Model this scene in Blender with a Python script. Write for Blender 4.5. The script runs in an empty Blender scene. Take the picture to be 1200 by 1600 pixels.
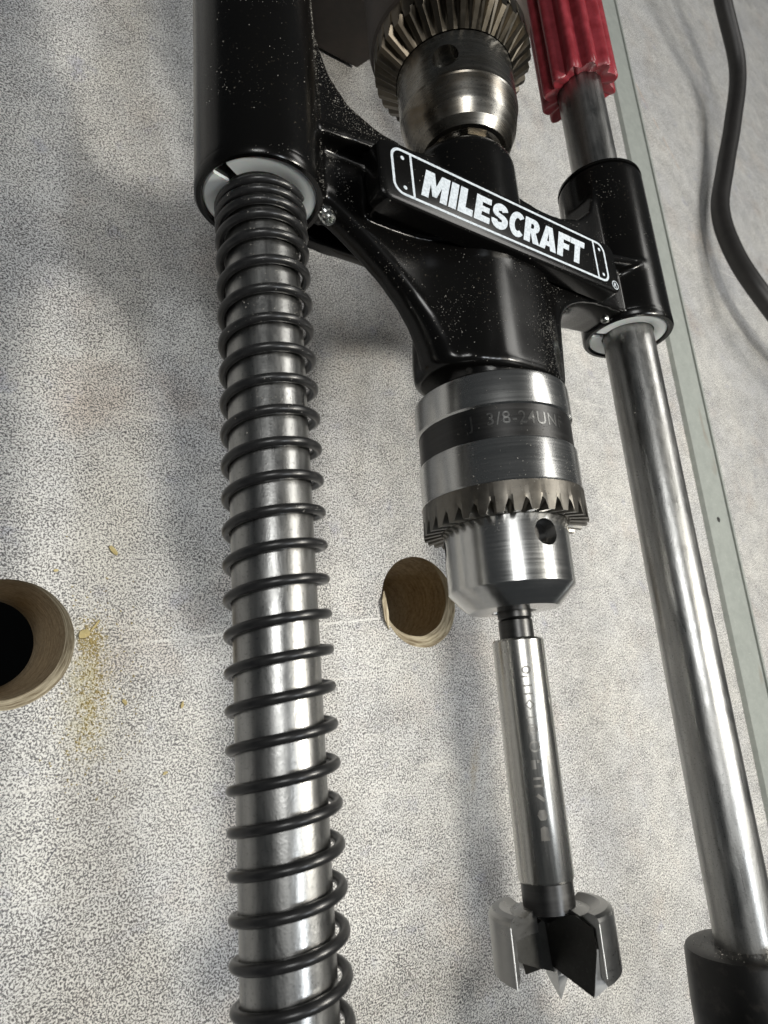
import bpy, bmesh, math, random
from mathutils import Vector, Matrix, noise
from mathutils.bvhtree import BVHTree
PI = math.pi
sc = bpy.context.scene
col = sc.collection
MM = 0.001
ZG = 60.0            # height of the guide's rod plane above the bench, in mm
def P(x, y, z):      # guide millimetres -> world metres (bench top is z = 0)
    return Vector((x*MM, y*MM, (z+ZG)*MM))

# ------------------------------------------------------------------ camera
cam = bpy.data.cameras.new('camera')
co = bpy.data.objects.new('camera', cam); col.objects.link(co); sc.camera = co
R = Matrix(((0.824115, -0.089598, -0.559291), (-0.079604, 0.959289, -0.270974), (0.560801, 0.267836, 0.783432)))
co.matrix_world = Matrix.Translation(P(-45.474, -87.910, 93.564)) @ R.to_4x4()
cam.sensor_fit = 'VERTICAL'; cam.sensor_height = 36.0; cam.sensor_width = 27.0
cam.lens = 1076.738/1600*36.0
cam.clip_start = 0.005; cam.clip_end = 30
cam.dof.use_dof = True; cam.dof.focus_distance = 0.145; cam.dof.aperture_fstop = 44

# ------------------------------------------------------------------ light
w = bpy.data.worlds.new('World'); sc.world = w; w.use_nodes = True
wb = w.node_tree.nodes['Background']
wb.inputs[0].default_value = (0.80, 0.86, 0.90, 1); wb.inputs[1].default_value = 0.05
def area(name, loc, target, sx, sy, power, color, roll=0.0):
    l = bpy.data.lights.new(name, 'AREA'); l.shape = 'RECTANGLE'; l.size = sx; l.size_y = sy
    l.energy = power; l.color = color
    o = bpy.data.objects.new(name, l); col.objects.link(o)
    loc = Vector(loc); d = (Vector(target)-loc)
    o.matrix_world = Matrix.Translation(loc) @ d.to_track_quat('-Z', 'Y').to_matrix().to_4x4() @ Matrix.Rotation(roll, 4, 'Z')
    return o
area('ceiling_lamp_left', (-0.55, 0.02, 1.15), (0.05, 0, 0), 0.30, 0.30, 4.9, (0.985, 0.985, 0.965))
area('ceiling_tube_lamp', (0.20, -0.40, 1.20), (0.05, 0, 0), 0.08, 0.22, 3.0, (0.90, 0.95, 1.0))
area('added_panel_lamp', (0.54, -0.06, 0.82), (0.05, -0.08, 0.05), 0.40, 0.26, 1.6, (1.0, 0.99, 0.96))  # broad panel added for the bright band on chuck and rods
area('added_chuck_lamp', (0.62, 0.42, 0.86), (0.06, 0.0, 0.05), 0.34, 0.26, 2.4, (1.0, 0.98, 0.93))  # lamp added to brighten the dark upper chuck
area('work_lamp', (0.185, -0.085, 0.345), (0.08, -0.04, 0.02), 0.045, 0.04, 0.86, (1.0, 0.95, 0.84))
sc.view_settings.view_transform = 'Standard'; sc.view_settings.look = 'None'
sc.view_settings.gamma = 1.0; sc.view_settings.exposure = 0.10

# ------------------------------------------------------------------ material helpers
class NT:
    def __init__(s, name):
        s.m = bpy.data.materials.new(name); s.m.use_nodes = True
        s.t = s.m.node_tree; s.b = s.t.nodes['Principled BSDF']
    def n(s, ty, **kw):
        nd = s.t.nodes.new(ty)
        for k, v in kw.items():
            if k.startswith('i_'):
                key = k[2:]; key = int(key) if key.isdigit() else key.replace('_', ' ')
                nd.inputs[key].default_value = v
            else: setattr(nd, k, v)
        return nd
    def l(s, a, b): s.t.links.new(a, b)
    def coord(s): return s.n('ShaderNodeTexCoord').outputs['Object']
    def mapped(s, scale, src=None, loc=(0,0,0), rot=(0,0,0)):
        m = s.n('ShaderNodeMapping'); m.inputs['Scale'].default_value = scale
        m.inputs['Location'].default_value = loc; m.inputs['Rotation'].default_value = rot
        s.l(src or s.coord(), m.inputs['Vector']); return m.outputs[0]
    def noise(s, vec, scale, detail=2, rough=.5, dist=0):
        nd = s.n('ShaderNodeTexNoise'); nd.inputs['Scale'].default_value = scale
        nd.inputs['Detail'].default_value = detail; nd.inputs['Roughness'].default_value = rough
        nd.inputs['Distortion'].default_value = dist
        s.l(vec, nd.inputs['Vector']); return nd.outputs['Fac']
    def ramp(s, fac, *st):
        r = s.n('ShaderNodeValToRGB'); e = r.color_ramp.elements
        while len(e) < len(st): e.new(.5)
        for k, (p, c) in enumerate(st):
            e[k].position = p; e[k].color = (*((c,)*3 if isinstance(c, (int, float)) else c), 1)
        s.l(fac, r.inputs[0]); return r.outputs[0]
    def mix(s, fac, a, b, bt='MIX'):
        m = s.n('ShaderNodeMix', data_type='RGBA', blend_type=bt)
        for i, v in ((0, fac), (6, a), (7, b)):
            if hasattr(v, 'is_linked') or isinstance(v, bpy.types.NodeSocket): s.l(v, m.inputs[i])
            elif isinstance(v, (int, float)) and i == 0: m.inputs[0].default_value = v
            else: m.inputs[i].default_value = (*((v,)*3 if isinstance(v, (int, float)) else v), 1)
        return m.outputs[2]
    def math(s, op, a, b=None, clamp=False):
        m = s.n('ShaderNodeMath', operation=op); m.use_clamp = clamp
        for i, v in ((0, a), (1, b)):
            if v is None: continue
            if isinstance(v, bpy.types.NodeSocket): s.l(v, m.inputs[i])
            else: m.inputs[i].default_value = v
        return m.outputs[0]
    def bump(s, h, strength=.3, dist=.0002):
        b = s.n('ShaderNodeBump'); b.inputs['Strength'].default_value = strength
        b.inputs['Distance'].default_value = dist; s.l(h, b.inputs['Height'])
        s.l(b.outputs[0], s.b.inputs['Normal'])
    def set(s, **kw):
        for k, v in kw.items():
            k = k.replace('_', ' ')
            if isinstance(v, bpy.types.NodeSocket): s.l(v, s.b.inputs[k])
            elif isinstance(v, tuple): s.b.inputs[k].default_value = (*v, 1)
            else: s.b.inputs[k].default_value = v
        return s.m

def steel(name, base, rough, stretch, grain=1.0, dirt=0.0, fleck=0.25, pitb=.35, bs=.12, lo=.72):
    s = NT(name); c = s.coord()
    st = s.noise(s.mapped(stretch, c), 1.0, 4, .65)
    pit = s.noise(c, 2600, 2, .6)
    big = s.noise(s.mapped((1,1,1), c), 60, 4, .6, .6)
    colr = s.mix(s.ramp(st, (.25, 0), (.75, 1)), tuple(x*lo for x in base), base)
    colr = s.mix(s.math('MULTIPLY', s.ramp(big, (.45, 0), (.72, 1)), dirt), colr, (.13, .105, .075))
    colr = s.mix(s.math('MULTIPLY', s.ramp(pit, (.60, 0), (.68, 1)), fleck), colr, (.10, .10, .10))
    grain *= 1.0
    r = s.math('ADD', rough-.1, s.math('MULTIPLY', s.math('ADD', st, s.math('MULTIPLY', big, .6)), .16))
    h = s.math('ADD', s.math('MULTIPLY', st, grain), s.math('MULTIPLY', pit, pitb))
    if name.startswith('scratched'):      # worn chrome: mottled patches break up the streaks
        mot = s.ramp(s.noise(s.mapped((1, .35, 1), c), 330, 4, .7, .5), (.42, 0), (.60, 1))
        r = s.math('ADD', r, s.math('MULTIPLY', mot, .09)); h = s.math('ADD', h, s.math('MULTIPLY', mot, 1.3))
        colr = s.mix(s.math('MULTIPLY', mot, .35), colr, (.22, .22, .215))
    s.bump(h, bs, .00003)
    return s.set(Base_Color=colr, Metallic=1.0, Roughness=r)
M = {}
M['rod'] = steel('scratched_rod_steel', (.37, .37, .363), .27, (900, 25, 900), .8, .15, .45, 1.6, .30)
M['chuck'] = steel('ground_chuck_steel', (.60, .60, .59), .20, (60, 2600, 60), .5, .05, .2, .3, .10, .88)
M['shank'] = steel('bright_shank_steel', (.56, .55, .52), .23, (900, 60, 900), .8, .05, .3)
M['tooth'] = steel('worn_gear_steel', (.21, .20, .18), .34, (500, 500, 500), 1.0, .4, .4)
M['oldchuck'] = steel('tarnished_chuck_steel', (.33, .32, .295), .24, (80, 900, 80), .8, 1.0, .9)
M['oldtooth'] = steel('tarnished_gear_steel', (.10, .088, .07), .30, (500, 500, 500), 1.0, .7, .5)
M['cutter'] = steel('cutter_steel', (.30, .30, .295), .27, (300, 1200, 300), .3, 0, .05, .2, .06, .93)
M['cutedge'] = steel('lit_edge_steel', (.88, .88, .86), .48, (300, 300, 300), .5, 0, .1)  # pale colour puts the strong light on the cutting faces into the steel
M['darksteel'] = steel('blackened_steel', (.075, .075, .075), .34, (60, 1800, 60), 1.0, .1, .2)
M['screw'] = steel('zinc_screw_steel', (.72, .74, .72), .22, (900, 900, 900), 1.5, .1, .2)

s = NT('glossy_black_paint'); c = s.coord()
gr = s.noise(c, 380, 3, .6); fl = s.noise(c, 1500, 2, .7); bl = s.noise(c, 70, 3, .6)
dust = s.math('MULTIPLY', s.ramp(fl, (.66, 0), (.74, 1)), s.ramp(bl, (.42, 0), (.62, 1)))
s.bump(s.math('ADD', gr, s.math('MULTIPLY', fl, .15)), .06, .00012)
M['paint'] = s.set(Base_Color=s.mix(s.math('MULTIPLY', dust, .5), (.0028, .0027, .0026), (.10, .085, .065)),
                   Roughness=s.math('ADD', .13, s.math('MULTIPLY', bl, .16)), Specular_IOR_Level=.28)
s = NT('satin_black_rubber'); c = s.coord(); g = s.noise(c, 500, 3)
s.bump(g, .2, .0001)
M['foot'] = s.set(Base_Color=s.mix(s.ramp(s.noise(c, 300, 4, .7), (.5, 0), (.8, 1)), (.005, .005, .005), (.03, .027, .024)), Roughness=.40, Specular_IOR_Level=.3)
s = NT('black_spring_wire'); c = s.coord(); g = s.noise(c, 900, 3, .6)
s.bump(g, .2, .00005)
M['spring'] = s.set(Base_Color=s.mix(g, (.006, .006, .007), (.03, .03, .03)), Metallic=.15, Roughness=.30)
s = NT('cord_rubber'); c = s.coord(); g = s.noise(c, 260, 3)
s.bump(g, .3, .0002)
M['cord'] = s.set(Base_Color=s.mix(g, (.006, .0055, .0055), (.02, .018, .017)), Roughness=.5)
s = NT('milky_nylon'); c = s.coord()
M['nylon'] = s.set(Base_Color=s.mix(s.noise(c, 200, 3), (.76, .80, .80), (.84, .87, .87)), Roughness=.42, Subsurface_Weight=.15, Subsurface_Scale=.002)
s = NT('white_print'); c = s.coord()
M['print'] = s.set(Base_Color=s.mix(s.ramp(s.noise(c, 2200, 2), (.40, 0), (.66, 1)), (.56, .61, .66), (.40, .445, .49)), Roughness=.5)
s = NT('red_vinyl'); c = s.coord(); g = s.noise(c, 300, 4, .6)
s.bump(g, .12, .0002)
M['red'] = s.set(Base_Color=s.mix(s.ramp(g, (.35, 0), (.7, 1)), (.17, .016, .022), (.27, .036, .048)), Roughness=.34, Subsurface_Weight=.1, Subsurface_Scale=.002)
s = NT('brown_black_plastic'); c = s.coord(); g = s.noise(c, 300, 4, .6)
s.bump(g, .2, .0002)
M['drillbody'] = s.set(Base_Color=s.mix(g, (.010, .007, .005), (.045, .030, .022)), Roughness=.55)
s = NT('weathered_zinc'); c = s.coord(); g = s.noise(c, 260, 4, .6); g2 = s.noise(c, 1700, 2); bl = s.noise(c, 22, 3)
rs = s.ramp(s.noise(s.mapped((1, .25, 1), c), 55, 3, .6), (.64, 0), (.72, 1))
cc = s.mix(g, (.27, .29, .27), (.44, .465, .43)); cc = s.mix(s.ramp(g2, (.62, 0), (.7, .6)), cc, (.50, .51, .47))
cc = s.mix(s.math('MULTIPLY', rs, .7), cc, (.22, .11, .04))
s.bump(g, .2, .0002)
M['zinc'] = s.set(Base_Color=cc, Metallic=.25, Roughness=.5)
s = NT('raw_particle_board'); c = s.coord(); lay = s.noise(s.mapped((120, 120, 900), c), 1, 4, .7); g = s.noise(c, 900, 3, .7)
s.bump(s.math('ADD', lay, g), .6, .0005)
M['wood'] = s.set(Base_Color=s.mix(s.ramp(s.math('MULTIPLY', s.math('ADD', lay, g), .5), (.35, 0), (.62, 1)), (.24, .18, .11), (.52, .42, .28)), Roughness=.85)
s = NT('bare_wood_edge'); c = s.coord(); lay = s.noise(s.mapped((150, 150, 2500), c), 1, 4, .7)
s.bump(lay, .5, .0004)
M['woodrim'] = s.set(Base_Color=s.mix(s.ramp(lay, (.35, 0), (.62, 1)), (.20, .15, .085), (.66, .58, .42)), Roughness=.8)
s = NT('dark_floor'); M['floor'] = s.set(Base_Color=(.03, .03, .028), Roughness=.9)
s = NT('pale_sawdust'); c = s.coord()
M['sawdust'] = s.set(Base_Color=s.mix(s.noise(c, 900, 1), (.62, .53, .28), (.42, .33, .14)), Roughness=.85)
s = NT('pale_grit'); c = s.coord()
M['grit'] = s.set(Base_Color=s.mix(s.ramp(s.noise(c, 700, 1), (.4, 0), (.6, 1)), (.46, .44, .40), (.13, .12, .105)), Roughness=.55)

# speckled laminate bench
s = NT('speckled_laminate'); c = s.coord()
wob = s.n('ShaderNodeTexNoise', i_Scale=260.0, i_Detail=1.0); s.l(c, wob.inputs['Vector'])
vm = s.n('ShaderNodeVectorMath', operation='MULTIPLY_ADD'); s.l(wob.outputs['Color'], vm.inputs[0])
vm.inputs[1].default_value = (.0014, .0014, 0); s.l(c, vm.inputs[2]); cv = vm.outputs[0]
fine = s.noise(cv, 2600, 2.0, .62, .5); fine2 = s.noise(cv, 2600, 1, .5)
dens = s.noise(c, 42, 4, .6, .4); dens2 = s.noise(s.mapped((1,1,1), c, loc=(.3,.1,0)), 150, 3, .6)
thr = s.math('ADD', s.math('MULTIPLY', s.math('SUBTRACT', dens, .5), .10), s.math('MULTIPLY', s.math('SUBTRACT', dens2, .5), .11))
f = s.math('ADD', s.math('ADD', s.math('MULTIPLY', fine, .78), s.math('MULTIPLY', fine2, .22)), thr)
speck = s.ramp(f, (.445, 0), (.555, .80), (.65, 1))
pap = s.mix(s.ramp(s.noise(c, 28, 3, .6), (.35, 0), (.7, 1)), (.74, .725, .685), (.62, .62, .62))
pap = s.mix(s.ramp(s.noise(s.mapped((1,1,1), c, loc=(.5,.2,0)), 34, 4, .6), (.55, 0), (.78, .65)), pap, (.60, .50, .42))
pap = s.mix(s.ramp(s.noise(s.mapped((1,1,1), c, loc=(.1,.7,0)), 110, 3, .6), (.62, 0), (.75, .45)), pap, (.36, .37, .50))
ink = s.mix(s.noise(c, 200, 2), (.055, .058, .07), (.12, .108, .098))
colr = s.mix(speck, pap, ink)
sp = s.n('ShaderNodeSeparateXYZ'); s.l(c, sp.inputs[0])
def seg(x0, y0, x1, y1, wd, soft=1.0, fade=8.0):   # a soft streak between two points (mm on the bench)
    L = math.hypot(x1-x0, y1-y0); a = math.atan2(y1-y0, x1-x0)
    u = s.math('ADD', s.math('MULTIPLY', sp.outputs[0], math.cos(a)*1000), s.math('MULTIPLY', sp.outputs[1], math.sin(a)*1000))
    v = s.math('ADD', s.math('MULTIPLY', sp.outputs[0], -math.sin(a)*1000), s.math('MULTIPLY', sp.outputs[1], math.cos(a)*1000))
    u0 = x0*math.cos(a)+y0*math.sin(a); v0 = -x0*math.sin(a)+y0*math.cos(a)
    du = s.math('ABSOLUTE', s.math('SUBTRACT', u, u0+L/2)); dv = s.math('ABSOLUTE', s.math('SUBTRACT', v, v0))
    mu = s.math('DIVIDE', s.math('SUBTRACT', L/2, du), fade, True); mu.node.use_clamp = True
    mv = s.math('DIVIDE', s.math('SUBTRACT', wd, dv), soft); mv.node.use_clamp = True
    return s.math('MULTIPLY', mu, mv)
jag = s.ramp(dens2, (.40, 0), (.55, 1))
for rot, sc_, pw in ((.35, (14, 420, 1), .5), (-.9, (18, 520, 1), .4), (1.25, (12, 600, 1), .45)):     # faint wiping scratches
    sn = s.noise(s.mapped(sc_, c, rot=(0, 0, rot), loc=(rot, 1, 0)), 1, 2, .5); mk = s.ramp(s.noise(s.mapped((1,1,1), c, loc=(rot, 3, 0)), 30, 2), (.50, 0), (.62, 1))
    colr = s.mix(s.math('MULTIPLY', s.math('MULTIPLY', s.ramp(sn, (.66, 0), (.72, 1)), mk), pw), colr, (.72, .70, .66))
grime = s.ramp(s.noise(s.mapped((1,1,1), c, loc=(.9,.4,0)), 24, 5, .65, .8), (.52, 0), (.74, .08))
colr = s.mix(grime, colr, (.27, .26, .27))
colr = s.mix(s.math('MULTIPLY', s.math('MULTIPLY', seg(-8, -71, 66, -64.5, .42, .3), s.math('ADD', jag, .15)), .5), colr, (.84, .83, .80))
colr = s.mix(s.math('MULTIPLY', seg(118, -57.5, 163, -52.7, .4, .4), .5), colr, (.25, .25, .26))
colr = s.mix(s.math('MULTIPLY', seg(-20.5, -112, -17.3, -107.5, .22, .2, 1.5), .9), colr, (.04, .04, .06))
colr = s.mix(s.math('MULTIPLY', s.math('MULTIPLY', seg(252.2, -300, 249.6, 500, 1.4, 2.6, 30), s.ramp(dens2, (.35, .25), (.6, 1))), .75), colr, (.20, .17, .12))  # dirt line and painted-in shadow along the strip's right edge
sd = s.ramp(s.noise(c, 420, 3, .7), (.38, 0), (.62, 1))
colr = s.mix(s.math('MULTIPLY', s.math('MULTIPLY', seg(-13, -96, -14.5, -64, 6.0, 6.5, 10), s.math('ADD', sd, .25)), .55), colr, (.50, .46, .27))
colr = s.mix(s.math('MULTIPLY', s.math('MULTIPLY', seg(84, -116, 91, -95, 2.4, 2.5, 9), sd), .65), colr, (.40, .33, .22))
colr = s.mix(s.math('MULTIPLY', s.math('MULTIPLY', seg(285, 170, 250, 232, 1.2, 1.5, 9), jag), .5), colr, (.62, .42, .27))
s.bump(s.math('MULTIPLY', fine, 1.0), .06, .0001)
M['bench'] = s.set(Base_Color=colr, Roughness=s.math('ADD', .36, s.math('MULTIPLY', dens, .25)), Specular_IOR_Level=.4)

# ------------------------------------------------------------------ mesh helpers (coordinates in guide mm)
def link(name, me, mat, parent=None, smooth=None):
    o = bpy.data.objects.new(name, me); col.objects.link(o)
    if mat: me.materials.append(M[mat])
    if parent: o.parent = parent
    if smooth is not None:
        for p in me.polygons: p.use_smooth = True
        bm = bmesh.new(); bm.from_mesh(me)
        for e in bm.edges:
            if len(e.link_faces) == 2 and e.calc_face_angle(0) > math.radians(smooth): e.smooth = False
        bm.to_mesh(me); bm.free()
    return o
def build(name, bm, mat, parent=None, smooth=30, recalc=True):
    if recalc: bmesh.ops.recalc_face_normals(bm, faces=bm.faces)
    for v in bm.verts: v.co = P(*v.co)
    me = bpy.data.meshes.new(name); bm.to_mesh(me); bm.free()
    return link(name, me, mat, parent, smooth)
AX = Vector((0, 1, 0))
def lathe(bm, cx, cz, prof, n=96, closed=True, dx=0.0):
    """revolve (radius, y) profile about the axis x=cx, z=cz; dx tilts the axis sideways per mm of y"""
    rings = []
    for r, y in prof:
        rings.append([bm.verts.new((cx+dx*y+r*math.cos(2*PI*k/n), y, cz+r*math.sin(2*PI*k/n))) for k in range(n)])
    for a, b in zip(rings, rings[1:]):
        for k in range(n): bm.faces.new((a[k], a[(k+1) % n], b[(k+1) % n], b[k]))
    if closed == 'loop':
        a, b = rings[-1], rings[0]
        for k in range(n): bm.faces.new((a[k], a[(k+1) % n], b[(k+1) % n], b[k]))
    elif closed:
        bm.faces.new(rings[0]); bm.faces.new(rings[-1])
    return rings
def prism(bm, pts, z0, z1):
    a = [bm.verts.new((x, y, z0)) for x, y in pts]; b = [bm.verts.new((x, y, z1)) for x, y in pts]
    n = len(pts)
    bm.faces.new(a[::-1]); bm.faces.new(b)
    for k in range(n): bm.faces.new((a[k], a[(k+1) % n], b[(k+1) % n], b[k]))
def hull(bm, pts):
    vs = [bm.verts.new(p) for p in pts]
    r = bmesh.ops.convex_hull(bm, input=vs)
    bmesh.ops.delete(bm, geom=[g for g in r['geom_interior'] if isinstance(g, bmesh.types.BMVert)], context='VERTS')
def tube(bm, pts, r, n=10, caps=True):
    rings = []; up = Vector((.13, .31, .94)).normalized(); pn = None
    for i, p in enumerate(pts):
        a = pts[max(i-1, 0)]; b = pts[min(i+1, len(pts)-1)]; t = (b-a).normalized()
        nn = (up if pn is None else pn); nn = (nn - t*nn.dot(t)).normalized(); pn = nn; bb = t.cross(nn)
        rings.append([bm.verts.new(p+nn*(r*math.cos(2*PI*k/n))+bb*(r*math.sin(2*PI*k/n))) for k in range(n)])
    for a, b in zip(rings, rings[1:]):
        for k in range(n): bm.faces.new((a[k], a[(k+1) % n], b[(k+1) % n], b[k]))
    if caps: bm.faces.new(rings[0]); bm.faces.new(rings[-1])
def tag(o, label, cat=None, group=None, kind=None):
    if label: o['label'] = label
    if cat: o['category'] = cat
    if group: o['group'] = group
    if kind: o['kind'] = kind
    return o
def thing(name, loc, label, cat, group=None):
    o = bpy.data.objects.new(name, None); o.empty_display_size = .01; col.objects.link(o)
    o['_base'] = list(P(*loc)); del o['_base']
    return tag(o, label, cat, group)
def rebase(root, loc):
    """put the Empty at the thing's base and keep its parts where they are"""
    v = P(*loc); root.location = v
    for ch in root.children:
        me = ch.data
        if me: me.transform(Matrix.Translation(-v))
        for g in ch.children:
            if g.data: g.data.transform(Matrix.Translation(-v))
def evaluated(o):
    dg = bpy.context.evaluated_depsgraph_get(); dg.update()
    return bpy.data.meshes.new_from_object(o.evaluated_get(dg))
def boolean_cut(o, cutter):
    md = o.modifiers.new('cut', 'BOOLEAN'); md.object = cutter; md.operation = 'DIFFERENCE'; md.solver = 'EXACT'
    me = evaluated(o); o.modifiers.clear(); o.data = me
    bpy.data.objects.remove(cutter)
    for p in me.polygons: p.use_smooth = True
    bm = bmesh.new(); bm.from_mesh(me)
    for e in bm.edges:
        if len(e.link_faces) == 2 and e.calc_face_angle(0) > math.radians(28): e.smooth = False
    bm.to_mesh(me); bm.free()
def cyl_dir(bm, a, b, r, n=32):
    tube(bm, [Vector(a), Vector(b)], r, n)

# ------------------------------------------------------------------ bench with two bored holes
def loop(cx, cy, r, z, n=144, jit=0.0, seed=0, ex=1.0):
    out = []
    for k in range(n):
        a = 2*PI*k/n; rr = r*(1+jit*noise.noise(Vector((math.cos(a)*3+seed, math.sin(a)*3, seed*1.7)))
                              + jit*.28*noise.noise(Vector((math.cos(a)*11+seed, math.sin(a)*11, seed))))
        out.append((cx+rr*math.cos(a)*ex, cy+rr*math.sin(a), z))
    return out
HOLES = [((-29.0, -70.2, 12.7), (-29.6, -69.0, 11.9), (-29.0, -65.6, 11.0), .008, 3.0),
         ((73.9, -60.2, 12.9), (73.7, -58.0, 11.7), (79.5, -58.0, 11.0), .010, 7.0)]
bm = bmesh.new()
B = [(-420, -420), (700, -420), (700, 760), (-420, 760)]
vs = [bm.verts.new((x, y, -ZG)) for x, y in B]; es = [bm.edges.new((vs[k], vs[(k+1) % 4])) for k in range(4)]
for (cx, cy, r), _, _, j, sd_ in HOLES:
    ls = [bm.verts.new(p) for p in loop(cx, cy, r, -ZG, jit=j, seed=sd_)]
    es += [bm.edges.new((ls[k], ls[(k+1) % len(ls)])) for k in range(len(ls))]
bmesh.ops.triangle_fill(bm, use_beauty=True, use_dissolve=False, edges=es)
for fc in bm.faces:
    if fc.normal.z < 0: fc.normal_flip()
T = -ZG-42.0
e0 = [bm.verts.new((x, y, T)) for x, y in B]
for k in range(4): bm.faces.new((vs[k], vs[(k+1) % 4], e0[(k+1) % 4], e0[k]))
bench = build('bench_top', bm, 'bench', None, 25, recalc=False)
tag(bench, 'pale laminate bench top covered in fine dark speckles, with two bored holes', kind='structure')
for (c0, c1, c2, j, sd_) in HOLES:
    bm = bmesh.new(); L = []
    for (cx, cy, r), z in ((c0, -ZG), (tuple((a+b)/2 for a, b in zip(c0, c1)), -ZG-.9), (c1, -ZG-2.2)):
        L.append([bm.verts.new(p) for p in loop(cx, cy, r, z, jit=j, seed=sd_)])
    for a, b in zip(L, L[1:]):
        for k in range(len(a)): bm.faces.new((a[k], a[(k+1) % len(a)], b[(k+1) % len(a)], b[k]))
    rim = build('hole_rim', bm, 'woodrim', bench, 60, recalc=False)
    bm = bmesh.new(); L = []
    for t in (0, .1, .3, .6, 1.0):
        cx, cy, r = (a+(b-a)*t for a, b in zip(c1, c2))
        L.append([bm.verts.new(p) for p in loop(cx, cy, r, -ZG-2.2-t*39.8, jit=j*(1-.5*t), seed=sd_)])
    for a, b in zip(L, L[1:]):
        for k in range(len(a)): bm.faces.new((a[k], a[(k+1) % len(a)], b[(k+1) % len(a)], b[k]))
    build('hole_wall', bm, 'wood', bench, 60, recalc=False)
bm = bmesh.new()
f_ = [bm.verts.new((x*2.2, y*2.2, -760)) for x, y in B]; bm.faces.new(f_)
tag(build('floor', bm, 'floor', None, None), 'dark floor under the bench', kind='structure')
# laminate flake lifted at the left edge of the smaller hole
bm = bmesh.new()
fl_ = [(61.6, -57.5), (60.2, -60.5), (60.6, -65.5), (62.4, -68.2), (62.6, -63.5), (62.1, -59.5)]
a = [bm.verts.new((x, y, -ZG+.15+(.9 if k in (1, 2) else 0))) for k, (x, y) in enumerate(fl_)]
b = [bm.verts.new((x, y, -ZG+.5+(.9 if k in (1, 2) else 0))) for k, (x, y) in enumerate(fl_)]
bm.faces.new(a[::-1]); bm.faces.new(b)
for k in range(6): bm.faces.new((a[k], a[(k+1) % 6], b[(k+1) % 6], b[k]))
build('laminate_flake', bm, 'woodrim', bench, 30)

# ------------------------------------------------------------------ the drill guide
S = 104.46; RC = 11.4; HX = 50.4
guide = thing('drill_guide', (HX, -160, -60), 'black cast drill guide with two steel rods, a coil spring and a white lettered nameplate', 'drill guide')
def mirror(pts): return [(HX*2-x+ (S-2*HX)*0, y) for x, y in pts]
# casting: overlapping solids fused by a voxel remesh, then smoothed
bm = bmesh.new()
def lath(cx, prof, cz=0, n=64): lathe(bm, cx, cz, prof, n)
cz_ = [(RC-.5, 1.0), (RC, 1.6), (RC, 45.6), (RC-.5, 46.6)]
lath(0, cz_); lath(S, cz_)
lath(HX, [(10.2, -26.5), (11.0, -24), (11.4, -5), (12.3, 10), (12.4, 26.0), (11.6, 28.0), (9.6, 28.8)])
upper = [(0, 44), (9.5, 44.5), (11.2, 38), (13.5, 31), (17.5, 26.0), (24, 23.2), (32, 22.4), (39, 24)]
back = [(44, -20), (41.5, -13), (39.8, -6), (37, -1.2), (32, 0.6), (26, 1.0), (18, .8), (0, 1.2)]
inner = [(42, -8), (38, 3), (30, 6.5), (18, 7), (0, 7)]
prism(bm, upper+[(HX, 25), (HX, -20)]+back, -9.0, -5.6)
prism(bm, upper+[(HX, 25), (HX, -10)]+inner, -8, 4)
prism(bm, upper+[(HX, 25), (HX, 4), (0, 4)], -4, 5.2)
ur = [(S, 44), (S-9.8, 44.0), (S-11.4, 36), (S-14, 30), (S-19, 26), (S-27, 23.2), (S-34, 22.8), (HX+11, 24)]
prism(bm, [(HX, 25), (HX, 6), (S, 6)]+ur, -5.0, 5.2)
# lower front shell: one smooth bulging surface from collar to collar across the hub
def lerp(tab, y):
    for (y0, v0), (y1, v1) in zip(tab, tab[1:]):
        if y0 <= y <= y1: return v0+(v1-v0)*(y-y0)/(y1-y0)
    return tab[0][1] if y < tab[0][0] else tab[-1][1]
XL = [(-26.4, 34.0), (-25, 32.9), (-21.5, 32.2), (-17, 30.6), (-12.8, 28), (-8.8, 24.5), (-4.9, 20), (-1.9, 16), (.6, 12), (3, 8), (12, 5)]
XR = [(-26.4, 67), (-25, 68), (-17, 69), (-10, 69.8), (-6.6, 71.3), (-4.4, 73.6), (-2.8, 76.5), (-1.5, 80), (-.6, 84), (.2, 88.5), (1.2, 99), (12, 99)]
rg = []; NX = 60
for j in range(56):
    yy = -26.4+38.4*j/55; xl, xr = lerp(XL, yy), lerp(XR, yy); top = []; bot = []
    for k in range(NX+1):
        x = xl+(xr-xl)*(.5-.5*math.cos(PI*k/NX)); dx = x-HX
        rb = 5.0 if dx < 0 else 8.2-1.6*min(1, max(0, (dx-25)/20))
        base = rb+(11.4-rb)*math.exp(-(abs(dx)/(13.5 if dx < 0 else 12.5))**(2.6 if dx < 0 else 6))
        d_ = min(x-xl, xr-x); ef = math.sqrt(max(0, 1-(1-min(d_/3.2, 1))**2)); ey = math.sqrt(max(0, 1-(1-min((yy+26.4+.25)/1.6, 1))**2))
        top.append(bm.verts.new((x, yy, 1+(base-1)*ef*(.82+.18*ey)))); bot.append(bm.verts.new((x, yy, (-5.0 if dx > 6 else (-.5-4.5*max(0, min(1, (dx+10)/16))))*ef-.3)))
    rg.append(top+bot[::-1])
for a, b in zip(rg, rg[1:]):
    m_ = len(a)
    for k in range(m_): bm.faces.new((a[k], a[(k+1) % m_], b[(k+1) % m_], b[k]))
bm.faces.new(rg[0]); bm.faces.new(rg[-1])
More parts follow.
